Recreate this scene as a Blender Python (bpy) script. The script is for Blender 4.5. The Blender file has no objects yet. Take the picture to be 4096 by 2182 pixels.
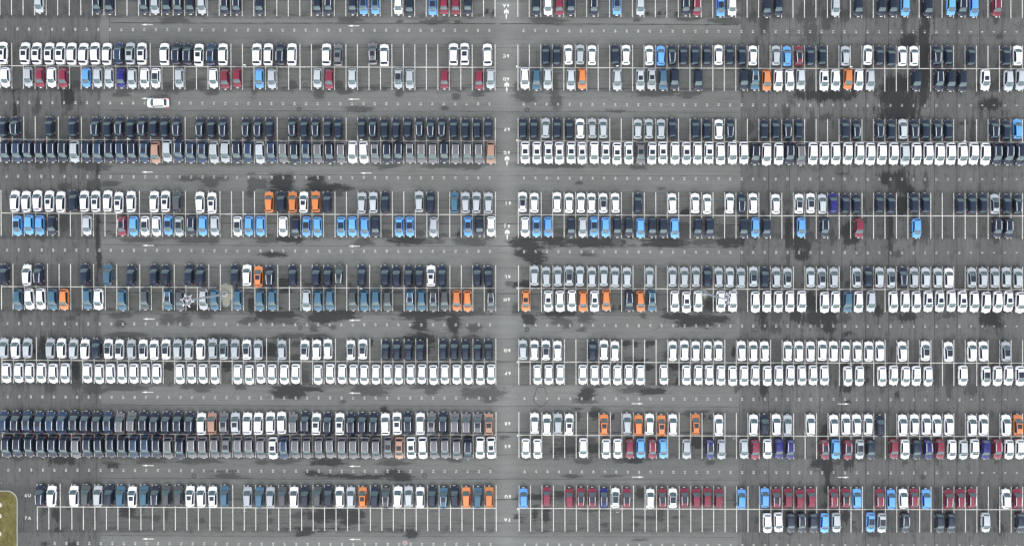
import bpy, bmesh, math, random
import numpy as np
from mathutils import Vector, Matrix
random.seed(7)
rng = np.random.default_rng(7)
scene = bpy.context.scene
COL = scene.collection
R = math.radians

# ------------------------------------------------------------------ plan of the car park
S = 0.0543                                  # metres on the ground per survey unit
def wx(px): return (px - 2048.0) * S
def wy(py): return -(py - 1091.0) * S
def skew(px): return float(np.interp(px, [0, 1024, 2048, 3072, 4096], [-6.3, -1.5, .5, 4.5, 5.8]))
def right_line(k, y): return 2071 + y / 2182 * 5.8 + k * (45.87 - .1 * y / 2182)
def left_line(k, y): return 1980 + y / 2182 * 5.3 - k * (45.86 + .0046 * k - .16 * y / 2182)

# ------------------------------------------------------------------ small helpers
def tag(o, label=None, cat=None, group=None, kind=None):
    if label: o['label'] = label
    if cat: o['category'] = cat
    if group: o['group'] = group
    if kind: o['kind'] = kind
    return o

def mesh_from(name, verts, faces, mats=(), fmat=None, smooth=False):
    me = bpy.data.meshes.new(name)
    me.from_pydata([tuple(v) for v in verts], [], [tuple(f) for f in faces])
    for m in mats: me.materials.append(m)
    if fmat is not None: me.polygons.foreach_set('material_index', list(fmat))
    if smooth: me.polygons.foreach_set('use_smooth', [True] * len(me.polygons))
    me.update()
    return me

def link(name, me, parent=None, loc=None):
    o = bpy.data.objects.new(name, me)
    COL.objects.link(o)
    if parent: o.parent = parent
    if loc: o.location = loc
    return o

def empty(name, loc):
    o = bpy.data.objects.new(name, None); COL.objects.link(o); o.location = loc
    o.empty_display_size = .3
    return o

class MB:
    """collects shapes for one mesh"""
    def __init__(self): self.v, self.f, self.m = [], [], []
    def add(self, vs, fs, mi=0):
        b = len(self.v)
        self.v += [tuple(p) for p in vs]
        self.f += [tuple(i + b for i in q) for q in fs]
        self.m += [mi] * len(fs)
    def box(self, c, s, mi=0, mat=None, bev=0.0):
        bm = bmesh.new(); bmesh.ops.create_cube(bm, size=1)
        bmesh.ops.scale(bm, vec=Vector(s), verts=bm.verts)
        if bev: bmesh.ops.bevel(bm, geom=bm.edges[:], offset=bev, segments=2, affect='EDGES', profile=.5)
        if mat is not None: bmesh.ops.transform(bm, matrix=mat, verts=bm.verts)
        bmesh.ops.translate(bm, vec=Vector(c), verts=bm.verts)
        self.bm(bm, mi)
    def bm(self, bm, mi=0):
        bm.verts.index_update()
        self.add([v.co[:] for v in bm.verts], [[v.index for v in f.verts] for f in bm.faces], mi)
        bm.free()
    def tube(self, p0, p1, r0, r1=None, n=12, mi=0):
        r1 = r0 if r1 is None else r1
        p0, p1 = Vector(p0), Vector(p1); d = (p1 - p0).normalized()
        a = d.orthogonal().normalized(); b = d.cross(a)
        vs = []
        for p, r in ((p0, r0), (p1, r1)):
            for k in range(n):
                t = 2 * math.pi * k / n
                vs.append(p + a * math.cos(t) * r + b * math.sin(t) * r)
        fs = [(k, (k + 1) % n, n + (k + 1) % n, n + k) for k in range(n)]
        fs += [tuple(range(n - 1, -1, -1)), tuple(range(n, 2 * n))]
        self.add(vs, fs, mi)
    def lathe(self, prof, c=(0, 0, 0), n=20, mi=0):
        vs = []
        for r, z in prof:
            for k in range(n):
                t = 2 * math.pi * k / n
                vs.append((c[0] + r * math.cos(t), c[1] + r * math.sin(t), c[2] + z))
        fs = []
        for i in range(len(prof) - 1):
            for k in range(n):
                fs.append((i * n + k, i * n + (k + 1) % n, (i + 1) * n + (k + 1) % n, (i + 1) * n + k))
        fs.append(tuple(range((len(prof) - 1) * n, len(prof) * n)))
        self.add(vs, fs, mi)
    def build(self, name, mats, smooth=False):
        return mesh_from(name, self.v, self.f, mats, self.m, smooth)

# ------------------------------------------------------------------ materials
def new_mat(name):
    m = bpy.data.materials.new(name); m.use_nodes = True
    nt = m.node_tree; nt.nodes.clear()
    out = nt.nodes.new('ShaderNodeOutputMaterial'); bs = nt.nodes.new('ShaderNodeBsdfPrincipled')
    nt.links.new(bs.outputs[0], out.inputs[0])
    return m, nt, bs

def simple(name, col, rough=.6, metal=0.0, coat=0.0, var=.12, scale=6.0, spec=.5):
    m, nt, bs = new_mat(name)
    tc = nt.nodes.new('ShaderNodeTexCoord'); nz = nt.nodes.new('ShaderNodeTexNoise')
    nz.inputs['Scale'].default_value = scale; nz.inputs['Detail'].default_value = 4
    nt.links.new(tc.outputs['Object'], nz.inputs['Vector'])
    rmp = nt.nodes.new('ShaderNodeValToRGB')
    c = np.array(col)
    rmp.color_ramp.elements[0].position = .3; rmp.color_ramp.elements[1].position = .7
    rmp.color_ramp.elements[0].color = (*np.clip(c * (1 - var), 0, 1), 1)
    rmp.color_ramp.elements[1].color = (*np.clip(c * (1 + var), 0, 1), 1)
    nt.links.new(nz.outputs['Fac'], rmp.inputs[0]); nt.links.new(rmp.outputs[0], bs.inputs['Base Color'])
    bs.inputs['Roughness'].default_value = rough; bs.inputs['Metallic'].default_value = metal
    bs.inputs['Coat Weight'].default_value = coat; bs.inputs['Coat Roughness'].default_value = .06
    bs.inputs['Specular IOR Level'].default_value = spec
    return m

def paint(name, col, metal=.0, rough=.4):
    """car paint: a flake speckle, a little difference from car to car, a clear coat"""
    m, nt, bs = new_mat(name)
    N, L = nt.nodes, nt.links
    tc = N.new('ShaderNodeTexCoord'); oi = N.new('ShaderNodeObjectInfo')
    nz = N.new('ShaderNodeTexNoise'); nz.inputs['Scale'].default_value = 7; nz.inputs['Detail'].default_value = 6
    L.new(tc.outputs['Object'], nz.inputs['Vector'])
    mr = N.new('ShaderNodeMapRange'); mr.inputs['From Min'].default_value = .3; mr.inputs['From Max'].default_value = .7
    mr.inputs['To Min'].default_value = .9; mr.inputs['To Max'].default_value = 1.1
    L.new(nz.outputs['Fac'], mr.inputs['Value'])
    mr2 = N.new('ShaderNodeMapRange'); mr2.inputs['To Min'].default_value = .88; mr2.inputs['To Max'].default_value = 1.12
    L.new(oi.outputs['Random'], mr2.inputs['Value'])
    mu = N.new('ShaderNodeMath'); mu.operation = 'MULTIPLY'
    L.new(mr.outputs[0], mu.inputs[0]); L.new(mr2.outputs[0], mu.inputs[1])
    hsv = N.new('ShaderNodeHueSaturation'); hsv.inputs['Color'].default_value = (*col, 1)
    L.new(mu.outputs[0], hsv.inputs['Value']); L.new(hsv.outputs[0], bs.inputs['Base Color'])
    bs.inputs['Metallic'].default_value = metal; bs.inputs['Roughness'].default_value = rough
    bs.inputs['Specular IOR Level'].default_value = .12
    bs.inputs['Coat Weight'].default_value = 1; bs.inputs['Coat Roughness'].default_value = .08
    return m

PAINTS = {   # code: (word, base colour, metallic)
    'W': ('white', (.86, .86, .86), 0), 'K': ('black', (.0045, .012, .030), 0), 'N': ('navy blue', (.015, .038, .085), .0),
    'D': ('steel blue', (.045, .118, .180), .0), 'B': ('bright blue', (.11, .33, .72), 0), 'R': ('red', (.19, .015, .036), 0),
    'S': ('silver', (.42, .445, .455), .0), 'G': ('grey', (.135, .132, .138), .0), 'O': ('orange', (.60, .19, .055), 0),
    'C': ('copper', (.40, .225, .155), .0), 'V': ('violet blue', (.009, .009, .13), 0), 'Y': ('charcoal', (.06, .068, .07), .0)}
PMAT = {k: paint('paint_' + v[0].replace(' ', '_'), v[1], v[2]) for k, v in PAINTS.items()}
M_trim = simple('black_trim', (.012, .012, .013), .55)
M_glass = simple('tinted_glass', (.074, .112, .118), .12, spec=.32, var=.25, scale=2.2)
M_dark = simple('dark_glass', (.016, .023, .033), .1, spec=.5)
M_tyre = simple('tyre_rubber', (.02, .02, .021), .85)
M_rim = simple('alloy_rim', (.55, .56, .58), .35, .6)
M_lamp = simple('lamp_glass', (.52, .54, .57), .2, spec=.4)
M_red = simple('tail_red', (.35, .012, .014), .2)
M_plate = simple('plate_white', (.8, .8, .78), .5)
M_rail = simple('rail_alloy', (.88, .88, .88), .3)
M_mark = simple('marking_paint', (.72, .71, .63), .7, var=.3, scale=4)
M_num = simple('number_paint', (.52, .52, .46), .8, var=.45, scale=9)
M_steel = simple('galvanised_steel', (.30, .33, .36), .5, .3, var=.25, scale=3)
M_lampgrey = simple('lamp_enamel', (.52, .53, .56), .45, var=.2)
M_white = simple('white_enamel', (.82, .82, .83), .4)
M_conc = simple('concrete', (.36, .35, .31), .9, var=.25, scale=3)
M_iron = simple('cast_iron', (.055, .052, .05), .7, .2, var=.35)
M_kerb = simple('kerb_stone', (.33, .33, .32), .85, var=.2)
M_joint = simple('joint_tar', (.028, .028, .03), .8, var=.4, scale=.7)

# ------------------------------------------------------------------ ground with its stains
def blobs(text):
    out = []
    for tok in text.split():
        st = .92 if tok.endswith('!') else .64
        a = [float(q) for q in tok.rstrip('!').split(',')]
        out.append((*a, st))
    return out
STAINS = blobs('''
273,388,25,32! 310,335,14,12 487,372,30,12 683,350,30,25 780,342,45,15 795,318,30,8 851,370,25,12 1016,340,14,40 700,80,60,12
1405,78,45,12 1600,86,12,6 1728,87,60,8 1830,86,15,5 1947,49,7,7! 1974,49,5,6! 1260,189,25,8 1278,374,20,20 1382,366,30,12 1171,342,18,18
1500,350,70,5 1596,370,15,15 1354,342,15,18 1825,385,14,14 1910,374,25,12 1105,46,7,12 2191,82,65,12 2547,81,14,5 2750,78,50,6 2902,86,60,10
2589,53,5,5! 2636,53,7,7! 2664,53,5,5! 2710,53,6,7! 2845,55,5,6! 3014,68,14,20 3054,92,15,45 2100,378,40,22 2219,358,18,60 2624,370,90,14
2752,378,40,10 2068,342,12,10 3231,48,35,55 3243,130,25,40 3310,70,25,40 3382,64,20,25 3697,200,21,190! 3700,560,12,60 3150,540,9,60 3240,560,14,50 3560,930,12,80! 3030,250,8,80 3420,600,10,60 3470,300,8,50 3190,880,10,60! 3660,1200,8,70 3750,330,8,60 3890,520,8,60 150,420,9,40 60,440,9,40! 250,660,12,30 390,650,8,60! 3636,160,28,25! 3617,100,8,40
3295,382,110,20! 3581,350,55,40! 3581,395,60,40! 3688,385,20,40! 3998,147,12,9 3990,266,8,14 3966,342,50,20 3986,80,8,15 3909,358,12,20 3243,338,15,25
3611,425,58,60! 3960,415,40,25! 2108,398,30,12 2227,406,20,30 278,434,15,8 1437,438,45,10 1779,434,15,8 2470,443,45,3 3002,510,10,25 3014,561,12,10
3144,450,14,30 3247,510,18,60 3589,450,65,25! 3848,494,5,5! 3868,492,5,5! 3896,494,6,6! 3302,470,20,12 159,664,20,12 350,664,50,15 421,668,20,10
1553,668,35,8 1779,664,70,10 1890,664,30,12 2207,660,130,10 2557,668,30,8 258,746,25,12 358,741,10,20 384,737,14,35 441,733,30,10 755,714,50,8
839,714,60,10 843,737,35,10 1005,741,15,40 1040,733,30,20 1129,730,42,32! 1262,713,28,10! 1260,742,35,20! 1326,750,70,14! 1350,775,20,12 2314,731,14,6
2644,755,18,3 3550,714,25,25! 3600,730,30,45! 3573,742,10,40 3628,757,25,20! 3704,725,10,35 3366,694,20,5 262,889,22,40 391,960,7,120! 171,952,15,10
1151,955,60,14! 1064,955,45,14 1541,932,22,15 1684,932,18,12 1453,968,35,14 1632,960,65,14! 1728,968,50,6 1839,932,8,14! 1879,966,60,14 557,960,60,10
775,962,60,12 855,962,20,10 429,928,16,5 2100,968,55,22! 2128,988,30,14! 2219,964,50,20! 2366,968,130,18! 2465,964,20,18 2664,968,80,18! 2286,928,60,12
2505,936,50,12 2744,849,22,14! 2732,928,30,35 2883,845,20,15 2903,928,40,25 2922,964,50,22! 2815,968,45,12 3054,853,8,8 3150,928,12,70! 3203,968,35,35!
3243,956,25,14 3227,889,12,30 3390,924,28,35! 3402,956,30,20! 3458,821,8,25 3458,881,8,15 3541,905,10,50 3609,821,22,45! 3700,920,15,45 3330,944,8,30
3483,837,8,5 3569,964,6,20 3986,964,10,10 3660,964,6,12 398,1036,9,35! 286,1270,14,8 314,1246,16,16 87,1246,18,12 350,1246,20,10 481,1258,40,12
481,1294,20,14 445,1238,20,6 672,1278,30,18 735,1278,30,18 775,1234,50,14! 835,1238,60,12 819,1266,25,10 1006,1222,12,35! 986,1286,30,10 1100,1016,50,10!
1137,1127,22,22! 1143,1159,22,10! 1227,1135,22,6 1398,1137,9,12 1350,1151,10,16 1104,1262,80,20! 1123,1282,60,14 1294,1270,60,22! 1374,1258,50,16! 1258,1310,18,14
1330,1308,14,6 1588,1167,16,8 1596,1234,30,10 1700,1258,100,16! 1680,1286,25,40! 1813,1282,25,35! 1819,1314,12,20! 1898,1310,25,14 1859,1250,80,10 2037,1135,14,10
2135,1020,45,28! 2088,1016,30,12! 2354,1016,35,7 2108,1135,35,12! 2064,1139,15,10! 2163,1147,30,8! 2227,1153,60,8 2116,1274,25,22! 2239,1254,60,12! 2235,1286,35,12
2338,1270,30,18 2270,1294,20,14 2326,1318,15,8 2457,1227,6,6! 2481,1227,6,9! 2573,1262,10,6 2724,1266,70,10! 2783,1282,80,22! 2875,1278,45,14! 2837,1218,22,28!
2827,1246,20,18 2664,1242,10,8 2062,1238,12,20 3054,1274,14,40! 3022,1318,8,8 3203,1020,26,20! 3153,1040,8,25 3589,1016,14,12 3366,1103,8,30 3390,1135,14,12
3243,1207,22,40! 3263,1227,20,40! 3183,1262,25,25! 3251,1274,45,25! 3306,1270,40,30! 3314,1310,22,22! 3374,1274,16,20 3104,1262,22,25 3100,1314,25,15 3509,1242,12,25!
3628,1266,40,12! 3958,1274,38,28! 3986,1298,20,12! 3788,1262,25,8 3573,1254,20,8 517,1338,65,10 875,1344,60,8 175,1390,20,40! 676,1461,20,14! 910,1457,18,18!
302,1481,16,45! 310,1537,25,15 199,1545,25,20 374,1553,35,20 497,1545,70,14 417,1560,20,10 795,1543,60,12 807,1563,30,4 557,1553,30,8 962,1545,20,8
1155,1342,60,8 1262,1346,40,10 1187,1374,20,10 1084,1398,30,25! 1183,1425,18,10 1692,1362,42,34! 1668,1350,55,10! 1700,1402,16,25! 1485,1366,5,12! 1890,1342,25,8
1823,1344,14,8 1879,1354,35,6 1155,1565,60,22! 1223,1553,70,10! 1163,1584,22,7! 1489,1560,60,20 1453,1553,40,12 1374,1604,14,5 1724,1564,22,14 1720,1547,60,8
1938,1568,75,18 1962,1584,40,14 1954,1602,20,8 1537,1634,14,8! 1223,1513,14,20 2104,1453,30,8 2505,1374,14,10! 2541,1378,5,12! 2592,1372,12,14! 2612,1374,11,9!
2557,1449,30,12! 2596,1467,16,12! 2509,1461,18,14 2664,1421,8,20 2700,1465,30,14! 2712,1525,6,14! 2934,1410,8,18! 2350,1568,28,18! 2338,1584,25,22! 2350,1604,45,8
2605,1564,55,12! 2525,1564,50,6 2549,1553,40,10 3054,1557,14,30! 2946,1560,10,10 2306,1634,14,5 2386,1634,16,7 3567,1405,7,20 3390,1334,16,6! 3382,1557,22,14!
3394,1541,12,10! 3466,1469,8,8! 3464,1521,6,7! 3589,1577,6,16! 3390,1606,10,6! 3800,1489,14,50 3795,1553,8,35 3748,1505,6,50 3887,1557,25,20 3374,1465,16,10
3525,1553,6,18 239,1839,40,14! 286,1843,14,14! 453,1858,22,12! 76,1835,10,10 437,1847,30,8 596,1843,60,8 795,1843,90,8 894,1886,50,4 902,1902,60,8
1143,1843,60,10 1318,1847,60,12! 1048,1847,25,10 1247,1890,28,10! 1362,1902,90,7! 1461,1906,70,6! 1581,1894,45,16! 1600,1906,45,14! 1569,1914,25,6 1541,1640,16,8!
2018,1747,20,6 1573,1851,60,7 1823,1835,20,10 2382,1654,20,20! 2314,1664,8,20 2314,1636,18,5 2450,1664,5,10! 2841,1664,6,6! 2815,1664,6,9! 2815,1644,20,5
2752,1652,12,12 2286,1775,55,30 2279,1795,60,16! 2374,1791,30,20! 2366,1763,22,12 2462,1767,30,10 2334,1843,35,10 2482,1843,20,8 2537,1843,45,8! 2788,1763,35,20!
2788,1783,12,10! 2839,1849,16,8 2287,1902,40,6 2450,1902,35,3 2812,1819,6,15 3303,1719,14,18! 3295,1779,25,25 3267,1850,22,16! 3307,1858,22,25! 3311,1898,12,30!
3394,1850,22,16! 3350,1847,10,10 3438,1841,14,6 3621,1847,10,8 3986,1847,6,8 3692,1906,8,8 3748,1847,4,15 175,2041,14,14 223,2053,16,20! 235,2073,8,12!
229,2116,12,8! 179,2172,12,8! 290,2176,16,9! 278,2029,14,5 505,2045,30,18! 568,2037,8,14 620,2069,20,12 664,2053,10,22 549,2069,60,4 803,2081,16,8
930,1906,50,6 1076,2045,10,10 1080,2081,10,8 1318,2057,90,26! 1421,2053,35,16! 1402,2085,45,10! 1191,2061,25,10 1219,2121,38,14! 1203,2136,18,8! 1561,2117,16,8
1644,2130,20,17! 1628,2137,14,5! 1628,2089,7,5 2147,1985,45,10! 2072,1989,14,4 2239,1969,16,10! 2239,1985,18,10! 2561,1969,16,22! 2553,1946,10,8 2143,2021,18,4
2139,2057,11,20! 2183,2061,13,28! 2068,2065,14,8! 2088,2081,8,10 2382,2037,60,4 2636,2057,18,20 2577,2067,60,4 2644,2077,14,8 2704,2065,14,5 2418,2097,20,7
2541,2095,14,6 2938,1981,5,12 2942,2013,7,12 3030,2077,6,14 2561,2156,25,5 3311,1930,11,45! 3303,1957,10,10! 3299,2021,14,10 3386,2057,18,28! 3414,2085,10,6
3493,2136,24,8 3163,2132,14,6 3748,1985,6,35 3990,2057,5,40! 4002,2109,10,14! 3907,2117,5,14 3875,2109,5,8 3692,1908,8,8 315,1250,9,9''')
LANES_R = [2968, 3075, 3159, 3279, 3367, 3463, 3554, 3660, 3738, 3828, 3919, 4008, 4110]   # paving lanes running away, right zone
LANES_L = [-20, 110, 201, 312, 398]
LANES_M = [-90, 5, 95, 193, 279, 351, 445, 516, 611, 700, 802, 895, 983, 1071, 1173, 1258, 1353, 1443, 1535, 1622, 1726, 1815, 1915, 1995, 2091, 2144, 2260]
CENTERS = [-24.3, 269.5, 563.0, 857.8, 1151.5, 1445.3, 1738.0, 2030.3]

def ground():
    step = .5
    xs = np.concatenate([[-600, -300, -180, -140, -124], np.arange(-117, 117.01, step), [124, 140, 180, 300, 600]])
    ys = np.concatenate([[-600, -300, -150, -100, -75], np.arange(-65, 65.01, step), [75, 100, 150, 300, 600]])
    X, Y = np.meshgrid(xs, ys)
    PX = X / S + 2048; PY = 1091 - Y / S
    wet = np.zeros_like(X); stg = np.zeros_like(X)
    for (cx, cy, rx, ry, st) in STAINS:
        rx = max(rx, 5.5) * 1.06; ry = max(ry, 4.5) * 1.1
        sel = (np.abs(PX - cx) < rx * 2.1) & (np.abs(PY - cy) < ry * 2.1)
        if not sel.any(): continue
        d = (np.abs((PX[sel] - cx) / rx) ** 2.6 + np.abs((PY[sel] - cy) / ry) ** 2.6) ** (1 / 2.6)
        v = np.clip(1.02 - .5 * d, 0, 1)
        better = v > wet[sel]
        a = wet[sel]; a[better] = v[better]; wet[sel] = a
        b = stg[sel]; b[better] = st; stg[sel] = b
    # damp strips: drips where the cars' noses stand over the aisles, moisture and painted-in shade among the cars in the bays
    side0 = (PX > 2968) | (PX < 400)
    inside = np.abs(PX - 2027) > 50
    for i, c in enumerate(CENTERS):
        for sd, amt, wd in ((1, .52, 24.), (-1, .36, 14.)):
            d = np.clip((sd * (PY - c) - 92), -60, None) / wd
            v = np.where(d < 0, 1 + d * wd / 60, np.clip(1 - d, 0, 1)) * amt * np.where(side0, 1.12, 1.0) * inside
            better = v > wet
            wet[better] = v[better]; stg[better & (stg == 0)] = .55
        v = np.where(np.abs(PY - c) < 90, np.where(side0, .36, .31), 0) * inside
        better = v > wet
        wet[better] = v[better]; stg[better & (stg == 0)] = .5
    v = np.where(side0, .37, .23)
    better = v > wet
    wet[better] = v[better]; stg[better & (stg == 0)] = .45
    tone = np.ones_like(X)
    side = ((PX > 2968) | (PX < 400)).astype(float)
    for k in range(len(LANES_R) - 1):
        tone[(PX >= LANES_R[k]) & (PX < LANES_R[k + 1])] = .90 + .16 * ((k * 7) % 5) / 4
    for k in range(len(LANES_L) - 1):
        tone[(PX >= LANES_L[k]) & (PX < LANES_L[k + 1])] = .90 + .1 * ((k * 3) % 4) / 3
    mid = side == 0
    for k in range(len(LANES_M) - 1):
        t = .93 + .15 * ((k * 5) % 7) / 6
        tone[mid & (PY >= LANES_M[k]) & (PY < LANES_M[k + 1])] = t
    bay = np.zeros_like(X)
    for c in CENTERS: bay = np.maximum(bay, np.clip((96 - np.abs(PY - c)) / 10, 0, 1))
    tone *= 1 - .21 * bay * (np.abs(PX - 2027) > 50)  # shade between parked cars painted into the bay tone, along with damp
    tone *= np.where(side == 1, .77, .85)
    for c in CENTERS + [2322.0]:
        for off, amp, wd in ((-112, -.05, 5), (-128, .05, 6), (-158, .06, 8), (-172, -.04, 4), (-182, .05, 6)):
            tone *= 1 + amp * np.exp(-((PY - c - off) / wd) ** 2) * mid
    sel = (PX > 398) & (PX < 438) & (PY < 180); tone[sel] = 1.02
    tone *= 1 + .20 * np.exp(-((PX - 2027) / 40) ** 2) + .10 * np.exp(-((PX - 2000) / 700) ** 2)
    tone *= 1 - .05 * np.exp(-((PX - 200) / 330) ** 2)
    sand = np.clip(1.6 - np.sqrt(((PX - 903) / 30) ** 2 + ((PY - 1170) / 34) ** 2), 0, 1)
    sand = np.maximum(sand, np.clip(1.5 - np.sqrt(((PX - 905) / 16) ** 2 + ((PY - 1208) / 18) ** 2), 0, 1))
    sand = np.maximum(sand, .55 * np.clip(1.6 - np.sqrt(((PX - 2822) / 14) ** 2 + ((PY - 1186) / 14) ** 2), 0, 1))
    ny, nx = X.shape
    verts = np.stack([X, Y, np.zeros_like(X)], -1).reshape(-1, 3)
    idx = np.arange(nx * ny).reshape(ny, nx)
    quads = np.stack([idx[:-1, :-1], idx[:-1, 1:], idx[1:, 1:], idx[1:, :-1]], -1).reshape(-1, 4)
    me = bpy.data.meshes.new('ground')
    me.vertices.add(len(verts)); me.vertices.foreach_set('co', verts.ravel())
    me.loops.add(quads.size); me.loops.foreach_set('vertex_index', quads.ravel())
    me.polygons.add(len(quads)); me.polygons.foreach_set('loop_start', np.arange(len(quads)) * 4)
    me.update(calc_edges=True)
    at = me.color_attributes.new('ground_data', 'FLOAT_COLOR', 'POINT')
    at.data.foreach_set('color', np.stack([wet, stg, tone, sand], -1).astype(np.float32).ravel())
    at2 = me.attributes.new('side_zone', 'FLOAT', 'POINT'); at2.data.foreach_set('value', side.astype(np.float32).ravel())
    # --- material
    m, nt, bs = new_mat('asphalt'); N, L = nt.nodes, nt.links
    geo = N.new('ShaderNodeNewGeometry')
    att = N.new('ShaderNodeAttribute'); att.attribute_name = 'ground_data'
    zon = N.new('ShaderNodeAttribute'); zon.attribute_name = 'side_zone'
    sep = N.new('ShaderNodeSeparateColor'); L.new(att.outputs['Color'], sep.inputs[0])
    def math_(op, a, b=None, c=None):
        n = N.new('ShaderNodeMath'); n.operation = op
        for i, v in enumerate((a, b, c)):
            if v is None: continue
            if isinstance(v, (int, float)): n.inputs[i].default_value = v
            else: L.new(v, n.inputs[i])
        return n.outputs[0]
    def noise(scale, sx=1, sy=1, det=4, rough=.6):
        mp = N.new('ShaderNodeVectorMath'); mp.operation = 'MULTIPLY'; mp.inputs[1].default_value = (sx, sy, 1)
        L.new(geo.outputs['Position'], mp.inputs[0])
        n = N.new('ShaderNodeTexNoise'); n.inputs['Scale'].default_value = scale
        n.inputs['Detail'].default_value = det; n.inputs['Roughness'].default_value = rough
        L.new(mp.outputs[0], n.inputs['Vector']); return n.outputs['Fac']
    def mixf(f, a, b):
        n = N.new('ShaderNodeMix'); n.data_type = 'FLOAT'
        L.new(f, n.inputs[0]); L.new(a, n.inputs[2]); L.new(b, n.inputs[3]); return n.outputs[0]
    def mixc(f, a, b, bt='MIX'):
        n = N.new('ShaderNodeMix'); n.data_type = 'RGBA'; n.blend_type = bt
        if isinstance(f, float): n.inputs[0].default_value = f
        else: L.new(f, n.inputs[0])
        for i, v in ((6, a), (7, b)):
            if isinstance(v, tuple): n.inputs[i].default_value = (*v, 1)
            else: L.new(v, n.inputs[i])
        return n.outputs[2]
    streak = mixf(zon.outputs['Fac'], noise(1.0, .25, 1.6, 9, .72), noise(1.0, 1.8, .25, 9, .72))
    lump = noise(.55, 1, 1, 6, .62)
    nsum = math_('ADD', math_('MULTIPLY', math_('SUBTRACT', streak, .5), 1.5), math_('MULTIPLY', math_('SUBTRACT', lump, .5), .75))
    speck = noise(3.2, 1, 1, 4, .8)
    nsum = math_('ADD', nsum, math_('MULTIPLY', math_('SUBTRACT', speck, .5), .55))
    wsum = math_('ADD', sep.outputs[0], nsum)
    mr = N.new('ShaderNodeMapRange'); mr.interpolation_type = 'SMOOTHSTEP'
    mr.inputs['From Min'].default_value = .43; mr.inputs['From Max'].default_value = .58
    L.new(wsum, mr.inputs['Value'])
    # only where a stain is mapped at all
    gate = N.new('ShaderNodeMapRange'); gate.inputs['From Min'].default_value = .08; gate.inputs['From Max'].default_value = .3
    L.new(sep.outputs[0], gate.inputs['Value'])
    mr2 = N.new('ShaderNodeMapRange'); mr2.interpolation_type = 'SMOOTHSTEP'
    mr2.inputs['From Min'].default_value = .12; mr2.inputs['From Max'].default_value = .70
    L.new(wsum, mr2.inputs['Value'])
    core = math_('ADD', math_('MULTIPLY', mr.outputs[0], .55), math_('MULTIPLY', mr2.outputs[0], .45))
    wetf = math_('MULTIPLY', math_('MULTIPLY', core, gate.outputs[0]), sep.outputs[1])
    grain = noise(3.6, 1, 1, 3, .85); blot = mixf(zon.outputs['Fac'], noise(.10, .35, 1.6, 5, .6), noise(.10, 1.6, .35, 5, .6))
    fine = mixf(zon.outputs['Fac'], noise(.9, .12, 2.2, 4, .7), noise(.9, 2.2, .12, 4, .7))
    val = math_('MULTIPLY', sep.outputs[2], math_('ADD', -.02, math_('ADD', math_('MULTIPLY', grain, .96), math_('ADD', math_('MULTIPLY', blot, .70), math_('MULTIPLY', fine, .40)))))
    tint = mixc(zon.outputs['Fac'], (.163, .161, .146), (.155, .148, .139))
    tint2 = mixc(noise(.06, 1, 1, 3, .5), tint, (.157, .159, .148))
    comb = N.new('ShaderNodeCombineColor')
    for i in range(3): L.new(val, comb.inputs[i])
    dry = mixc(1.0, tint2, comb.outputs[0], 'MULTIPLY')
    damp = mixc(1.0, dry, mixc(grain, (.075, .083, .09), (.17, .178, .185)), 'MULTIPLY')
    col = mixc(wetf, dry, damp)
    sn = N.new('ShaderNodeMapRange'); sn.interpolation_type = 'SMOOTHSTEP'
    sn.inputs['From Min'].default_value = .35; sn.inputs['From Max'].default_value = .75
    L.new(math_('ADD', att.outputs['Alpha'], math_('MULTIPLY', math_('SUBTRACT', noise(1.4, 1, 1, 6, .7), .5), .9)), sn.inputs['Value'])
    sandc = mixc(noise(2.5, 1, 1, 5, .7), (.17, .165, .135), (.40, .38, .31))
    col = mixc(sn.outputs[0], col, sandc)
    L.new(col, bs.inputs['Base Color'])
    rg = N.new('ShaderNodeMapRange'); rg.inputs['To Min'].default_value = .9; rg.inputs['To Max'].default_value = .55
    L.new(wetf, rg.inputs['Value']); L.new(rg.outputs[0], bs.inputs['Roughness'])
    bs.inputs['Specular IOR Level'].default_value = .3
    bp = N.new('ShaderNodeBump'); bp.inputs['Strength'].default_value = .25; bp.inputs['Distance'].default_value = .02
    L.new(noise(9, 1, 1, 4, .7), bp.inputs['Height']); L.new(bp.outputs[0], bs.inputs['Normal'])
    me.materials.append(m)
    return tag(link('ground', me), kind='structure')
ground()

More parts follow.
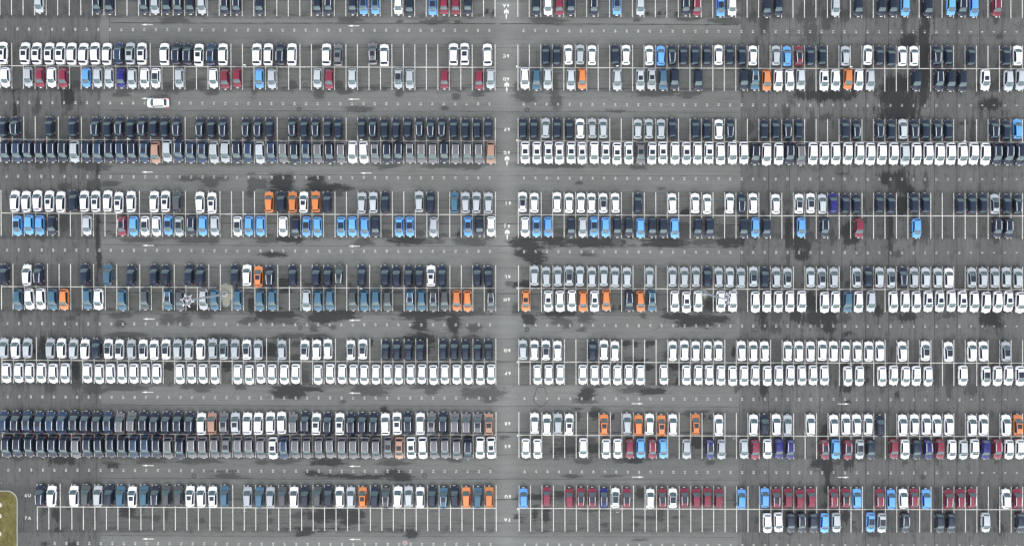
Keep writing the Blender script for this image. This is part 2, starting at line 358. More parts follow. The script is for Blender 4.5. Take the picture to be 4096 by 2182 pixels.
# ------------------------------------------------------------------ joints between the paving lanes
def joints():
    mb = MB()
    def poly(pts, w):
        n = len(pts); vs = []
        for i, p in enumerate(pts):
            a = Vector(pts[max(i - 1, 0)]); b = Vector(pts[min(i + 1, n - 1)])
            d = (b - a).normalized(); q = Vector((-d.y, d.x)) * (w * random.uniform(.55, 1.25) / 2)
            vs += [(p[0] + q.x, p[1] + q.y, .003), (p[0] - q.x, p[1] - q.y, .003)]
        mb.add(vs, [(2 * i, 2 * i + 1, 2 * i + 3, 2 * i + 2) for i in range(n - 1)])
    def hline(y, x0, x1, w):
        pts, off = [], 0
        for x in np.arange(x0, x1 + 1, 18):
            off = off * .93 + random.uniform(-.35, .35)
            pts.append((wx(x), wy(y + off + skew(x))))
        poly(pts, w)
    def vline(x, y0, y1, w, sl=0):
        pts, off = [], 0
        for y in np.arange(y0, y1 + 1, 18):
            off = off * .93 + random.uniform(-.3, .3)
            pts.append((wx(x + off + sl * (y / 2182)), wy(y)))
        poly(pts, w)
    for i, y in enumerate(LANES_M):
        w = .16 if i % 3 == 2 else .09
        xe = 2966 - y / 2182 * 12
        xl = 438 if y < 180 else 398
        if i % 3 == 2: hline(y, xl, 2000, w); hline(y + random.uniform(-2, 2), 2000, xe, w)
        else: hline(y, xl, 1300, w); hline(y + random.uniform(-1.5, 1.5), 1300, xe, w * .8)
    for x in LANES_R[:-1]: vline(x, -80, 2260, random.uniform(.09, .15), -12 if x == 2968 else 0)
    for x in LANES_L[1:]: vline(x, -80, 2260, random.uniform(.06, .11), -16 if x == 398 else 8)
    vline(438, -80, 172, .08); vline(2147, 186, 270, .1); vline(152, 1640, 2030, .08); vline(235, 1800, 2182, .07); vline(325, 1840, 2182, .07)
    hline(138, 3075, 4110, .06)
    rc = random.Random(11)
    for q in range(46):
        x, y = rc.uniform(-20, 4110), rc.choice(CENTERS) - 147 + rc.uniform(-55, 55)
        ang = rc.uniform(-.35, .35) + (math.pi / 2 if (x > 2968 or x < 398) else 0); pts = []
        for k in range(rc.randint(5, 14)):
            pts.append((wx(x), wy(y))); ang += rc.uniform(-.3, .3); x += 9 * math.cos(ang); y += 9 * math.sin(ang)
        poly(pts, rc.uniform(.03, .07))
    # a patched circle and a curved crack in the aisle
    poly([(wx(2163 + (27 + 4 * math.sin(3 * a)) * math.cos(a)), wy(1584 + (40 + 3 * math.sin(5 * a)) * math.sin(a))) for a in np.linspace(0, 6.28, 30)], .12)
    poly([(wx(2660 - 50 * (t ** 2)), wy(1278 + 45 * t)) for t in np.linspace(0, 1, 14)], .09)
    return tag(link('pavement_joints', mb.build('pavement_joints', [M_joint])), kind='structure')
joints()

# ------------------------------------------------------------------ painted markings
LINE_W = .135
def bar(mb, a, b, w, z=.006):
    a, b = Vector((wx(a[0]), wy(a[1]))), Vector((wx(b[0]), wy(b[1])))
    d = (b - a).normalized(); q = Vector((-d.y, d.x)) * w / 2
    n = max(1, int((b - a).length / .9)); vs = []
    for i in range(n + 1):
        p = a.lerp(b, i / n); k = random.uniform(.86, 1.08)
        vs += [(p.x + q.x * k, p.y + q.y * k, z), (p.x - q.x * k, p.y - q.y * k, z)]
    mb.add(vs, [(2 * i, 2 * i + 1, 2 * i + 3, 2 * i + 2) for i in range(n)])

ROWS = [('', '6A'), ('6C', '6D'), ('6F', '6G'), ('6I', '6J'), ('6L', '6M'), ('6O', '6P'), ('6R', '6S'), ('6U', '7A')]
for pi, c in enumerate(CENTERS):
    for half in ('left', 'right'):
        mb = MB()
        if half == 'left':
            n = 40 if pi == 7 else 44
            xs = [(left_line(k, c - 92), left_line(k, c + 92), left_line(k, c)) for k in range(n + (1 if pi == 7 else 0))]
        else:
            xs = [(right_line(k, c - 92), right_line(k, c + 92), right_line(k, c)) for k in range(0, 46)]
        for (xa, xb, xc) in xs:
            yc = c + skew(xc)
            bar(mb, (xa, yc - 91.5), (xc, yc - 2.2), LINE_W); bar(mb, (xc, yc + 2.2), (xb, yc + 91.5), LINE_W)
        x0, x1 = min(x[2] for x in xs), max(x[2] for x in xs)
        pts = np.linspace(x0 - 1, x1 + 1, 24)
        for a, b in zip(pts[:-1], pts[1:]):
            if half == 'left' and pi == 4 and 860 < a < 900: continue
            bar(mb, (a, c + skew(a)), (b, c + skew(b)), .13, .0075)
        tag(link('bay_lines', mb.build('bay_lines', [M_mark])), kind='structure')

# lettering: glyph meshes from the built-in font
def glyph(ch, bold=.03):
    cu = bpy.data.curves.new('glyph', 'FONT'); cu.body = ch; cu.size = 1.0; cu.offset = bold; cu.resolution_u = 3
    o = bpy.data.objects.new('glyph', cu); COL.objects.link(o)
    bpy.context.view_layer.update()
    me = o.evaluated_get(bpy.context.evaluated_depsgraph_get()).to_mesh()
    vs = np.array([v.co[:] for v in me.vertices]); fs = [tuple(p.vertices) for p in me.polygons]
    o.to_mesh_clear()
    bpy.data.objects.remove(o); bpy.data.curves.remove(cu)
    vs[:, 0] -= (vs[:, 0].min() + vs[:, 0].max()) / 2
    return vs, fs
GL = {ch: glyph(ch) for ch in '0123456789ACDFGIJLMOPRSU'}
def write(mb, text, px, py, h, gap, ang, z=.006):
    """text centred on a plan point; h glyph height in metres, gap the advance, ang its turn"""
    ca, sa = math.cos(ang), math.sin(ang)
    for i, ch in enumerate(text):
        vs, fs = GL[ch]
        u = vs[:, 0] * h / .72 + (i - (len(text) - 1) / 2) * gap
        v = vs[:, 1] * h / .72 - h / 2
        P = np.stack([wx(px) + u * ca - v * sa, wy(py) + u * sa + v * ca, np.full(len(u), z)], -1)
        mb.add(P.tolist(), fs)
for pi in range(1, 9):
    c = CENTERS[pi] if pi < 8 else 2322.0
    for half in ('left', 'right'):
        mb = MB()
        for k in range(44):
            if half == 'left':
                num = 49 + k; x = left_line(k + .5, c - 147)
                if num > 92 or (pi == 8 and num > 87): continue
            else:
                num = 48 - k; x = right_line(k + .5, c - 147)
            write(mb, str(num), x, c - 147 + skew(x), .40, .36, R(90) if half == 'left' else R(-90))
        tag(link('bay_number_markings', mb.build('bay_number_markings', [M_num])), kind='structure')
LET = {'6A': (2025, 24), '6C': (2025, 225), '6D': (2025, 317), '6F': (2028, 518), '6G': (2028, 611), '6I': (2032, 813), '6J': (2028, 905),
       '6L': (2030, 1106.5), '6M': (2028, 1197.6), '6O': (2030, 1401), '6P': (2031, 1492), '6R': (2030, 1693), '6S': (2030, 1784), '6U': (2032, 1984.6), '7A': (2030, 2076.8)}
for t, (x, y) in LET.items():
    mb = MB(); write(mb, t, x, y, .68, .78, R(180))
    tag(link('row_letter_marking', mb.build('row_letter_marking', [M_mark])), kind='structure')
for t, x, y in (('6U', 110.5, 1979), ('7A', 111, 2069.6)):
    mb = MB(); write(mb, t, x, y, .68, .78, 0)
    tag(link('row_letter_marking', mb.build('row_letter_marking', [M_num])), kind='structure')
def flat(name, polys):
    mb = MB()
    for pts in polys: mb.add([(wx(x), wy(y), .006) for x, y in pts], [tuple(range(len(pts)))])
    me = mb.build(name, [M_mark])
    bm = bmesh.new(); bm.from_mesh(me)
    for f in bm.faces:
        f.normal_update()
        if f.normal.z < 0: f.normal_flip()
    bmesh.ops.triangulate(bm, faces=bm.faces[:]); bm.to_mesh(me); bm.free()
    tag(link(name, me), kind='structure')
def lane_arrow(xt, y, d):
    # d = -1 points to lower x
    x0 = xt
    flat('arrow_marking', [[(x0, y), (x0 - d * 20, y - 3.8), (x0 - d * 19.3, y - 1.2), (x0 - d * 47, y - 1.2), (x0 - d * 47, y + 1.2), (x0 - d * 19.3, y + 1.2), (x0 - d * 20, y + 3.8)]])
for x, y in ((565, 99.4), (1390.6, 104), (563.7, 394), (1390.6, 397), (565, 688), (1439.4, 692), (568.5, 981), (1393.7, 984), (571, 1274.7), (1394, 1280),
             (566, 1567), (1394, 1570.5), (567.7, 1860), (1394.5, 1863), (567.7, 2153), (1395, 2154.7)): lane_arrow(x, y, -1)
for x, y in ((2573.6, 1613), (3399, 1614), (2575.5, 1906), (3398, 1907)): lane_arrow(x, y, 1)
for x, y in ((2025.3, 34), (2027, 325.5), (2028, 620.5), (2029, 914.5)):
    half = [(0, 0), (1.2, 1.5), (1.2, 4), (4.5, 8), (5.5, 9), (6.3, 3.5), (9.6, 13), (9.2, 17), (6.8, 25), (5.6, 18.5), (2, 15.2), (1.5, 15.2), (1.5, 28), (3.6, 28.3), (0, 47)]
    pts = half + [(-u, v) for u, v in reversed(half[1:-1])]
    flat('arrow_marking', [[(x + u, y + v) for u, v in pts]])

# ------------------------------------------------------------------ cars
ST = [0, .015, .04, .07, .105, .125, .15, .19, .212, .25, .275, .33, .385, .45, .53, .61, .69, .72, .745, .79, .835, .86, .885, .915, .94, .965, .985, 1.0]
class Model:
    def __init__(s, name, words, L, W, H, c0, c1, r0, r1, roof_f, roof_r, nose, gap):
        s.name, s.words, s.L, s.W, s.H = name, words, L, W, H
        s.c0, s.c1, s.r0, s.r1, s.roof_f, s.roof_r, s.nose, s.gap = c0, c1, r0, r1, roof_f, roof_r, nose, gap
        # move the generic stations onto this model's window lines
        src = [0, .19, .212, .385, .885, .94, 1.0]; dst = [0, c0 - .022, c0, c1, r0, r1, 1.0]
        s.T = [float(np.interp(t, src, dst)) for t in ST]
        s.wf, s.wr = .185, .80
        s.P = [s.station(t) for t in s.T]
    def I(s, t, ks, vs): return float(np.interp(t, ks, vs))
    def station(s, t):
        hw = s.W / 2
        w = hw * s.I(t, [0, .015, .04, .1, .2, .75, .9, .965, 1], [.80, .88, .935, .975, 1, 1, .975, .93, .84])
        zb = s.I(t, [0, .03, .1, s.c0, .5, .9, .97, 1], [.60, .70, .80, .90, .95, 1.0, .95, .80])
        zt = s.I(t, [0, .012, .04, .1, s.c0, (s.c0 + s.c1) / 2, s.c1, .5, .75, s.r0, s.r1, (s.r1 + 1) / 2, 1],
                 [.66, .76, .85, .93, 1.04, (1.04 + s.H) / 2 + .06, s.H - .035, s.H, s.H - .02, s.H - .07, 1.12, 1.02, .82])
        cab = s.I(t, [s.c0, s.c1, s.r0, s.r1], [0, 1, 1, 0]) if s.c0 < t < s.r1 else 0
        rw = s.I(t, [s.c1, s.r0], [s.roof_f, s.roof_r])
        hoodB = .88 if t < .5 else .84
        xA = w * (.965 - .045 * cab); xB = w * ((1 - cab) * hoodB + cab * rw); xC = xB - (.055 + .03 * (1 - cab))
        zA = zb + .045 + .01 * cab
        zB = zt - (.035 * (1 - cab) + .05 * cab)
        zC = zt - (.02 * (1 - cab) + .022 * cab)
        zA = min(zA, zB - .01)
        zbot = .20
        for wc in (s.wf, s.wr):
            d = abs(t - wc) * s.L
            if d < .41: zbot = max(zbot, .36 + math.sqrt(max(.41 ** 2 - d * d, 0)) * .88)
        zbot = min(zbot, zb - .1)
        z1 = max(.40, zbot + .02); z2 = max(z1 + .02, min(.72, zb - .06))
        half = [(w - .05, zbot), (w - .005, z1), (w, z2), (w - .025, zb), (xA, zA), (xB, zB), (xC, zC), (0, zt)]
        curve = s.I(t, [0, .05, s.c0, s.c1, .6, s.r0, s.r1, 1], [s.nose, s.nose * .8, .20, .07, 0, -.05, -.10, -.16])
        y0 = s.L / 2 - t * s.L
        def pt(x, z): return (x, y0 - curve * (abs(x) / hw) ** 2.2, z)
        return [pt(-x, z) for x, z in half] + [pt(x, z) for x, z in reversed(half[:-1])]
    def roof_at(s, t, u):
        """a point on the roof skin: u -1..1 across the inner roof"""
        i = max(k for k in range(len(s.T)) if s.T[k] <= t + 1e-9); i = min(i, len(s.T) - 2)
        f = (t - s.T[i]) / (s.T[i + 1] - s.T[i])
        A = [np.array(s.P[i][j]) * (1 - f) + np.array(s.P[i + 1][j]) * f for j in (6, 7, 8)]
        return A[1] * (1 - abs(u)) + (A[0] if u < 0 else A[2]) * abs(u)
    def meshes(s):
        """splits the skin into body, glass and lamps: name -> [(verts, faces, mats)]"""
        parts = {k: [] for k in ('body', 'windscreen', 'rear_window', 'side_l', 'side_r', 'head_l', 'head_r', 'tail_l', 'tail_r', 'grille')}
        n = len(s.T)
        for i in range(n - 1):
            t = (s.T[i] + s.T[i + 1]) / 2
            for j in range(14):
                jj = j if j < 7 else 13 - j       # 0..6 from the sill up
                side = 'l' if j < 7 else 'r'
                key, mi = 'body', 0
                if jj == 0: mi = 1
                if jj == 6 and s.c0 < t < s.c1: key = 'windscreen'
                elif jj in ((5, 6) if s.name in ('large_suv', 'estate_car') else (6,)) and s.r0 < t < s.r1: key = 'rear_window'
                elif jj == 6 and s.c0 - .022 < t < s.c0: mi = 1
                elif jj == 4 and s.c0 + .045 < t < s.r0 - .02: key = 'side_' + side
                elif jj in (3, 4) and .012 < t < .055: key = 'head_' + side
                elif (jj in (2, 3) and t > .93) or (s.name == 'large_suv' and jj == 3 and t > .885): key = 'tail_' + side
                elif jj == 6 and t < .015: key = 'grille'
                elif s.r1 < t and jj == 6 and t < s.r1 + .0: mi = 1
                parts[key].append(((i, j), mi))
        out = {}
        for key, fl in parts.items():
            vid, vs, fs, ms = {}, [], [], []
            for (i, j), mi in fl:
                q = []
                for (a, b) in ((i, j), (i + 1, j), (i + 1, j + 1), (i, j + 1)):
                    if (a, b) not in vid: vid[(a, b)] = len(vs); vs.append(s.P[a][b])
                    q.append(vid[(a, b)])
                fs.append(tuple(q)); ms.append(mi)
            if key == 'body':
                for i, mi in ((0, 1), (n - 1, 0)):
                    q = []
                    for b in range(15):
                        if (i, b) not in vid: vid[(i, b)] = len(vs); vs.append(s.P[i][b])
                        q.append(vid[(i, b)])
                    if i: q.reverse()
                    # split the end cap into a bumper and the skin above it
                    fs.append(tuple(q[:2] + q[-2:]) if i == 0 else tuple(q[:2] + q[-2:])); ms.append(1)
                    fs.append(tuple(q[1:-1])); ms.append(mi)
                b0 = len(vs); hw = s.W / 2 - .12
                vs += [(-hw, -s.L / 2 + .12, .3), (hw, -s.L / 2 + .12, .3), (hw, s.L / 2 - .25, .3), (-hw, s.L / 2 - .25, .3)]
                fs.append((b0, b0 + 1, b0 + 2, b0 + 3)); ms.append(1)
                fin = s.roof_at(s.r0 - .05, 0); b0 = len(vs)
                vs += [(-.03, fin[1] + .1, fin[2] - .01), (.03, fin[1] + .1, fin[2] - .01), (.03, fin[1] - .07, fin[2] - .01), (-.03, fin[1] - .07, fin[2] - .01), (0, fin[1] - .06, fin[2] + .07)]
                fs += [(b0, b0 + 1, b0 + 4), (b0 + 1, b0 + 2, b0 + 4), (b0 + 2, b0 + 3, b0 + 4), (b0 + 3, b0, b0 + 4)]; ms += [1] * 4
            out[key] = (vs, fs, ms)
        return out
    def patch(s, t0, t1, u, lift):
        ts, us = np.linspace(t0, t1, 5), np.linspace(-u, u, 5)
        vs = [tuple(s.roof_at(t, q) + np.array((0, 0, lift))) for t in ts for q in us]
        fs = [(a * 5 + b, (a + 1) * 5 + b, (a + 1) * 5 + b + 1, a * 5 + b + 1) for a in range(4) for b in range(4)]
        # skirt so that the pane has an edge
        ring = [b for b in range(5)] + [a * 5 + 4 for a in range(1, 5)] + [20 + b for b in range(3, -1, -1)] + [a * 5 for a in range(3, 0, -1)]
        b0 = len(vs)
        vs += [(vs[r][0], vs[r][1], vs[r][2] - lift - .01) for r in ring]
        k = len(ring)
        fs += [(ring[q], ring[(q + 1) % k], b0 + (q + 1) % k, b0 + q) for q in range(k)]
        return vs, fs

MODELS = {
    'L': Model('large_suv', 'large suv', 4.85, 1.95, 1.76, .200, .375, .837, .925, .745, .70, .26, .15),
    'M': Model('estate_car', 'estate car', 4.64, 1.89, 1.64, .218, .392, .885, .945, .735, .59, .30, .30),
    'S': Model('compact_suv', 'compact suv', 4.36, 1.85, 1.62, .212, .385, .885, .940, .725, .60, .27, .47),
    'H': Model('hatchback', 'hatchback', 4.34, 1.84, 1.52, .215, .388, .868, .935, .74, .69, .34, .47)}

def bmesh_ellipsoid(c, r, seg=10, ring=6):
    bm = bmesh.new(); bmesh.ops.create_uvsphere(bm, u_segments=seg, v_segments=ring, radius=1)
    bmesh.ops.scale(bm, vec=Vector(r), verts=bm.verts); bmesh.ops.translate(bm, vec=Vector(c), verts=bm.verts)
    return bm

PARTCACHE = {}
def shared(model, key, build):
    k = (model, key)
    if k not in PARTCACHE: PARTCACHE[k] = build()
    return PARTCACHE[k]

def wheel_mesh(side):
    mb = MB(); n = 18
    prof = [(.20, .0), (.335, .0), (.36, .03), (.36, .20), (.33, .235), (.27, .24)]    # radius, across
    vs = []
    for r, x in prof:
        for k in range(n):
            t = 2 * math.pi * k / n; vs.append((side * x, r * math.cos(t), r * math.sin(t)))
    fs = [(i * n + k, i * n + (k + 1) % n, (i + 1) * n + (k + 1) % n, (i + 1) * n + k) for i in range(len(prof) - 1) for k in range(n)]
    mb.add(vs, fs, 0)
    vs = [(side * .215, 0, 0)]; fs = []
    for k in range(20):
        t = 2 * math.pi * k / 20; r = .27; x = .225 if k % 4 < 2 else .20
        vs.append((side * x, r * math.cos(t), r * math.sin(t)))
    fs = [(0, 1 + k, 1 + (k + 1) % 20) for k in range(20)]
    mb.add(vs, fs, 1)
    return mb.build('wheel', [M_tyre, M_rim], True)

PROTO = {}
def make_car(mk, colour, flags):
    """one finished car with its parts"""
    M = MODELS[mk]; me = shared(mk, 'skin', M.meshes)
    body = shared(mk, 'body' + colour, lambda: mesh_from('body', me['body'][0], me['body'][1], [PMAT[colour], M_trim], me['body'][2], True))
    root = link(M.name, body)
    def skin(key, name, mat):
        return link(name, shared(mk, key + '_m', lambda: mesh_from(name, me[key][0], me[key][1], [mat], None, True)), root)
    skin('windscreen', 'windscreen', M_glass); skin('rear_window', 'rear_window', M_dark if mk in 'LM' else M_glass)
    for sd in 'lr':
        skin('side_' + sd, 'side_window', M_dark); skin('head_' + sd, 'headlight', M_lamp); skin('tail_' + sd, 'tail_light', M_red)
    skin('grille', 'grille', M_trim)
    hw = M.W / 2; ym = M.L / 2 - (M.c0 + .075) * M.L
    for sd in (-1, 1):
        def mir():
            mb = MB(); mb.bm(bmesh_ellipsoid((sd * (hw + .05), ym, 1.02), (.115, .07, .075)))
            return mb.build('mirror', [PMAT[colour]], True)
        link('mirror', shared(mk, f'mirror{sd}{colour}', mir), root)
    def plate():
        mb = MB(); a = R(38); y = M.L / 2 + .015
        mb.box((0, y, .52), (.50, .02, .14), 0, Matrix.Rotation(a, 4, 'X'))
        return mb.build('number_plate', [M_plate])
    link('number_plate', shared(mk, 'plate', plate), root)
    for sd in (-1, 1):
        wm = shared('all', f'wheel{sd}', lambda: wheel_mesh(sd))
        for wc in (M.wf, M.wr):
            link('wheel', wm, root, (sd * (hw - .25), M.L / 2 - wc * M.L, .36))
    if 's' in flags:
        def sr():
            v, f = M.patch(M.c1 + .05, M.c1 + .255,   .80, .012); return mesh_from('sunroof', v, f, [M_dark])
        link('sunroof', shared(mk, 'sun', sr), root)
    if 'p' in flags:
        def pr():
            v, f = M.patch(M.c1 + .012, M.c1 + .33, .97, .012); return mesh_from('sunroof', v, f, [M_dark])
        link('sunroof', shared(mk, 'pano', pr), root)
    if 'r' in flags:
        for sd in (-1, 1):
            def rail():
                mb = MB(); ts = np.linspace(M.c1 + .02, M.r0 - .03, 5); prev = None
                for t in ts:
                    q = M.roof_at(t, sd); z = q[2] + (.035 if ts[0] < t < ts[-1] else .0)
                    p = Vector((q[0] + sd * .0, q[1], z))
                    if prev is not None: mb.tube(prev, p, .045, n=6)
                    prev = p
                return mb.build('roof_rail', [M_rail], True)
            link('roof_rail', shared(mk, f'rail{sd}', rail), root)
    return root

def copy_tree(o):
    c = o.copy(); COL.objects.link(c)
    for ch in PROTO_CHILDREN[o.name]:
        d = ch.copy(); d.parent = c; COL.objects.link(d)
    return c
PROTO_CHILDREN = {}
def car(mk, colour, flags):
    k = (mk, colour, flags)
    if k not in PROTO:
        o = make_car(mk, colour, flags); PROTO[k] = o; PROTO_CHILDREN[o.name] = list(o.children); return o
    return copy_tree(PROTO[k])

ORD = ['', 'first', 'second', 'third', 'fourth', 'fifth', 'sixth', 'seventh', 'eighth', 'ninth', 'tenth', 'eleventh', 'twelfth', 'thirteenth', 'fourteenth',
       'fifteenth', 'sixteenth', 'seventeenth', 'eighteenth', 'nineteenth'] + [f'twenty-{q}' for q in ('x',)]
def ordinal(n):
    if n < 20: return ORD[n]
    tens = {2: ('twentieth', 'twenty'), 3: ('thirtieth', 'thirty'), 4: ('fortieth', 'forty')}[n // 10]
    return tens[0] if n % 10 == 0 else f'{tens[1]}-{ORD[n % 10]}'

# number from the central lane, paint, s sunroof / p glass roof / r roof rails
FLEET = [
 (0, 'lower', 'left', 'H', '2K 3R 4R 5Bp 7K 8W 10Bp 11Bp 12K 14Kr 15K 20K 22Kr 23Kr 25S 26K 27Kr 28K 29S 30Kr 33K 34Kr 39S'),
 (0, 'lower', 'right', 'H', '1K 2W 3R 4K 6Kr 8Bp 10S 14Kr 15Rr 17Bp 18W 21K 22K 27S 29K 31K 32K 33B 35K 37B 38Kr 39B 41Rr'),
 (1, 'upper', 'left', 'L', '0W 2Ws 3W 9W 10Gsr 13Gs 14W 17W 18Kr 19W 20W 23W 24Nsr 25Ws 26Kr 27Kr 28W 30Ws 31Ss 32Nr 33W 34W 35W 36W 37Ws 38Ws 39Ws 40Ws 42Ws'),
 (1, 'upper', 'right', 'S', '2K 3K 4W 5S 6W 8K 9W 11W 12B 13Kr 14K 15K 16K 17W 18K 19K 20W 22S 23B 24Rpr 25K 26K 28S 30W 31K 32K 33W 34W 36Kr 37K 39K 42K 43W'),
 (1, 'lower', 'left', 'H', '0S 1R 4R 7S 8Sp 12S 14R 15S 19S 20B 22R 23R 24W 27S 29Wp 30W 31S 32V 33S 34S 35B 37R 38W 39R 40S 42W'),
 (1, 'lower', 'right', 'M', '0W 1D 2S 4S 5O 8S 10Ss 11Ss 12D 13K 15K 19K 20Dsr 21O 22W 23W 24S 26Ws 27W 28O 29W 30S 34K 36Kr 37K 38K 40Ws 42S 43S'),
 (2, 'upper', 'left', 'S', '0K 1K 2K 3K 4Kr 5Kr 6Kr 7K 8K 9K 10Kr 11K 13K 14K 15Kr 16K 17Kr 19K 20Kr 21Kr 23Kr 24K 25Kr 27Kr 28K 29K 30Kr 31K 32Kr 33K 34Kr 36K 38K 41Kr 42K'),
 (2, 'upper', 'right', 'S', '0K 1K 2S 3K 4K 5W 6S 7S 10S 11S 12S 13K 15K 16K 17W 18Kr 21K 22K 23Kr 24K 28K 29Kr 31Kr 32K 33S 34Kr 35K 36Kr 37K 41Kr 42K 43B'),
 (2, 'lower', 'left', 'L', '0C 1Gr 2Gr 3Gr 4Kr 5Gr 6Gr 7Gsr 8Kr 9Kr 10Gsr 11W 12W 13Gr 14Kr 15Gr 16Nsr 17Kr 18Gr 19Nsr 20Sr 21Nr 22Kr 23Sr 24Sr 25Nsr 26Nsr 27Nsr 28S 29C 30Nsr 31Kr 32Nr 33Kr 34Nr 35Kr 36S 37Kr 38Kr 39Kr 40Kr 41Nr 42Kr'),
 (2, 'lower', 'right', 'L', '0Ws 1Ws 2Ws 3Ws 4Ws 5Ws 6W 7Ws 8Ws 9Ws 10Gs 11Ws 12Ws 13W 14Ws 15W 16Ws 17W 18W 19W 20Kr 21W 22W 23Kr 24Gr 25W 26W 27W 28W 29W 30W 31W 32W 33S 34W 35W 36W 37W 38W 39W 40W 41Kr 42Kr 43Kr'),
 (3, 'upper', 'left', 'M', '0S 1S 2S 3D 5K 6S 9K 10S 11S 14K 15O 16Ws 17O 18K 19O 24Ws 25W 27Y 28Ws 29W 31W 32Ws 33W 34Ws 35W 36K 37W 38Ws 39W 40W 41W'),
 (3, 'upper', 'right', 'S', '0Wp 1W 3W 4W 5W 6W 7Wp 8W 10K 13W 15W 16W 18W 19Kr 20W 22W 24Wp 25Wp 26S 27V 28K 29K 31K 32K 34K 35K 38K 39K 40K 41Sp 42K 43Kr'),
 (3, 'lower', 'left', 'H', '0W 1K 2Bp 5S 7Bp 8Bp 10K 11B 12B 13Bp 15B 16Bp 17K 18W 20B 21B 22Wp 24S 25B 26Kr 27Sp 28Bp 29W 30Wp 31B 32Rpr 35S 38K 39B 40B 41Bp'),
 (3, 'lower', 'right', 'H', '0W 1Bp 2B 4K 5S 6Bp 7B 8K 9K 10B 11K 12K 13B 15K 16K 19K 20B 21K 24B 26Kr 29R 34B 41Kr 42Kr'),
 (4, 'upper', 'left', 'M', '0K 1K 4K 5Ws 6K 7K 8K 9K 11K 13Ysr 14K 15K 17K 19Kr 20Os 21W 22K 25K 26K 28K 29K 31K 33D 35K 39Kr 40W 42K'),
 (4, 'upper', 'right', 'S', '1S 2S 3S 4Sp 5S 6S 7S 8S 9S 11S 13S 14S 15S 16K 17S 18S 19S 20Sp 21K 22S 23Sp 25S 26Sp 27S 29Sp 30K 31S 32Sp 33Kr 34S 35S 36S 37W 39Sp 40S 41S 42S 43S'),
 (4, 'lower', 'left', 'M', '0Ysr 2O 3O 4Y 5Ysr 6D 7Dsr 9Y 10D 11D 12Y 14D 15D 16S 19D 20D 22D 24D 25S 27Y 28Dsr 30Y 32D 34W 35D 37O 38D 39W 40W 41D'),
 (4, 'lower', 'right', 'M', '0Os 2Ws 3W 4W 5O 6Ws 7O 9Kr 10O 11Dsr 13W 14Ws 15W 17W 18W 20W 21W 22W 23W 24W 26W 27W 28D 29W 30S 32W 33W 34W 35Ws 36Ws 37W 38Ws 39W 40W 41W 42Ws 43W'),
 (5, 'upper', 'left', 'S', '0K 1K 2K 3K 4K 6K 7K 8K 9K 11Wp 12Wp 14W 15W 16Wp 18S 20S 21Wp 22S 23Sp 24S 25W 26S 27S 28Wp 29W 30Wp 31S 32Wp 33Wp 34K 35W 36S 37W 38S 40S 41W 42S'),
 (5, 'upper', 'right', 'S', '0S 1W 2Wp 3W 6K 7W 8W 13W 14W 15W 16W 17W 19W 20W 21W 23W 24W 25W 26W 27W 28W 29W 30W 31W 33W 35Wp 37Wp 39W 40W 42Sp'),
 (5, 'lower', 'left', 'H', ' '.join(f'{k}W' for k in (0, 1, 2, 3, 4, 5, 6, 7, 8, 9, 10, 11, 12, 13, 14, 15, 17, 18, 19, 20, 21, 22, 24, 25, 26, 27, 29, 30, 31, 32, 33, 34, 35, 37, 38, 39, 40, 41, 42))),
 (5, 'lower', 'right', 'H', '1W 2W 3W 5W 6W 7W 8W 9W 10W 12W 14W 15W 16W 17W 18W 19W 20W 21W 22W 23W 24W 25W 26W 28W 29W 31W 32W 33W 34W 35W 38W 40Wp 41W 42W 43Wp'),
 (6, 'upper', 'left', 'L', '0Cs 1Gsr 2Gr 3Gr 4Kr 5Gsr 6W 7Kr 8Ws 9W 10Kr 11Kr 12Kr 13Ws 14Kr 15Ws 16Kr 17Gr 18W 19W 20W 21W 22Ssr 23Gsr 24C 25W 26Kr 27Kr 28Kr 29Kr 30Kr 31Gr 32Gr 33Nsr 34Kr 35Kr 36Kr 37Nr 38Nr 39Nsr 40Nsr 41Kr 42Nr'),
 (6, 'upper', 'right', 'M', '1W 2W 3S 4Ws 7Os 9S 10O 11W 12Os 13W 15Os 17W 20W 21K 22W 23S 25W 27W 28W 29W 30W 31K 33W 34W 35W 36W 37W 39W 40W 42W 43Os'),
 (6, 'lower', 'left', 'L', '0Ws 1W 2Kr 3Gr 4Gr 5Gr 6W 7Ws 8Cs 9Gs 10Gr 11Gr 12Gr 13Gr 14Gr 15Gr 16Gr 17Gr 18Nr 19Ws 20Gr 21Gr 22Gr 23Gs 24Gr 25Gr 26Gr 27Kr 28Gr 29Kr 30Nr 31Nr 32Kr 33Kr 34Kr 35Kr 36Gr 37Kr 38Kr 39Kr 40Kr 41Kr 42Kr'),
 (6, 'lower', 'right', 'H', '0W 1W 5W 7W 8W 9R 10B 11Rr 12B 14S 16Vpr 17S 19S 20R 21W 22V 23Vr 26Rpr 27B 28Rpr 29Sp 30K 32R 33W 34K 35Vr 36R 37W 38S 39W 40V 41Rr 42W 43W'),
 (7, 'upper', 'left', 'M', '0O 1D 2O 3K 4Dsr 5K 6W 7S 8W 9Ysr 10K 11Os 12S 13W 14K 15Y 16K 17W 18Y 19S 20D 21S 23D 24Ws 25W 26Ws 27Y 28Y 29Kr 30D 31Ws 32D 33K 34S 35Y 36W 38W 39Kr'),
 (7, 'upper', 'right', 'H', '0B 2R 4R 5Rpr 6Rpr 7Vpr 8Wp 9Rpr 11W 12Rpr 13Wp 14Rpr 15R 16R 17R 19B 21B 22Rpr 23R 24R 25R 27Rr 28Rpr 29B 31Rr 32B 33W 34Rr 35B 37Rr 38Rr 39Rr 42W 43Rr'),
 (7, 'lower', 'right', 'H', '21W 22W 23K 24Kr 25K 26B 27S 30Bp 31Sp 33Kr 36K 37K 40S 43K'),
]
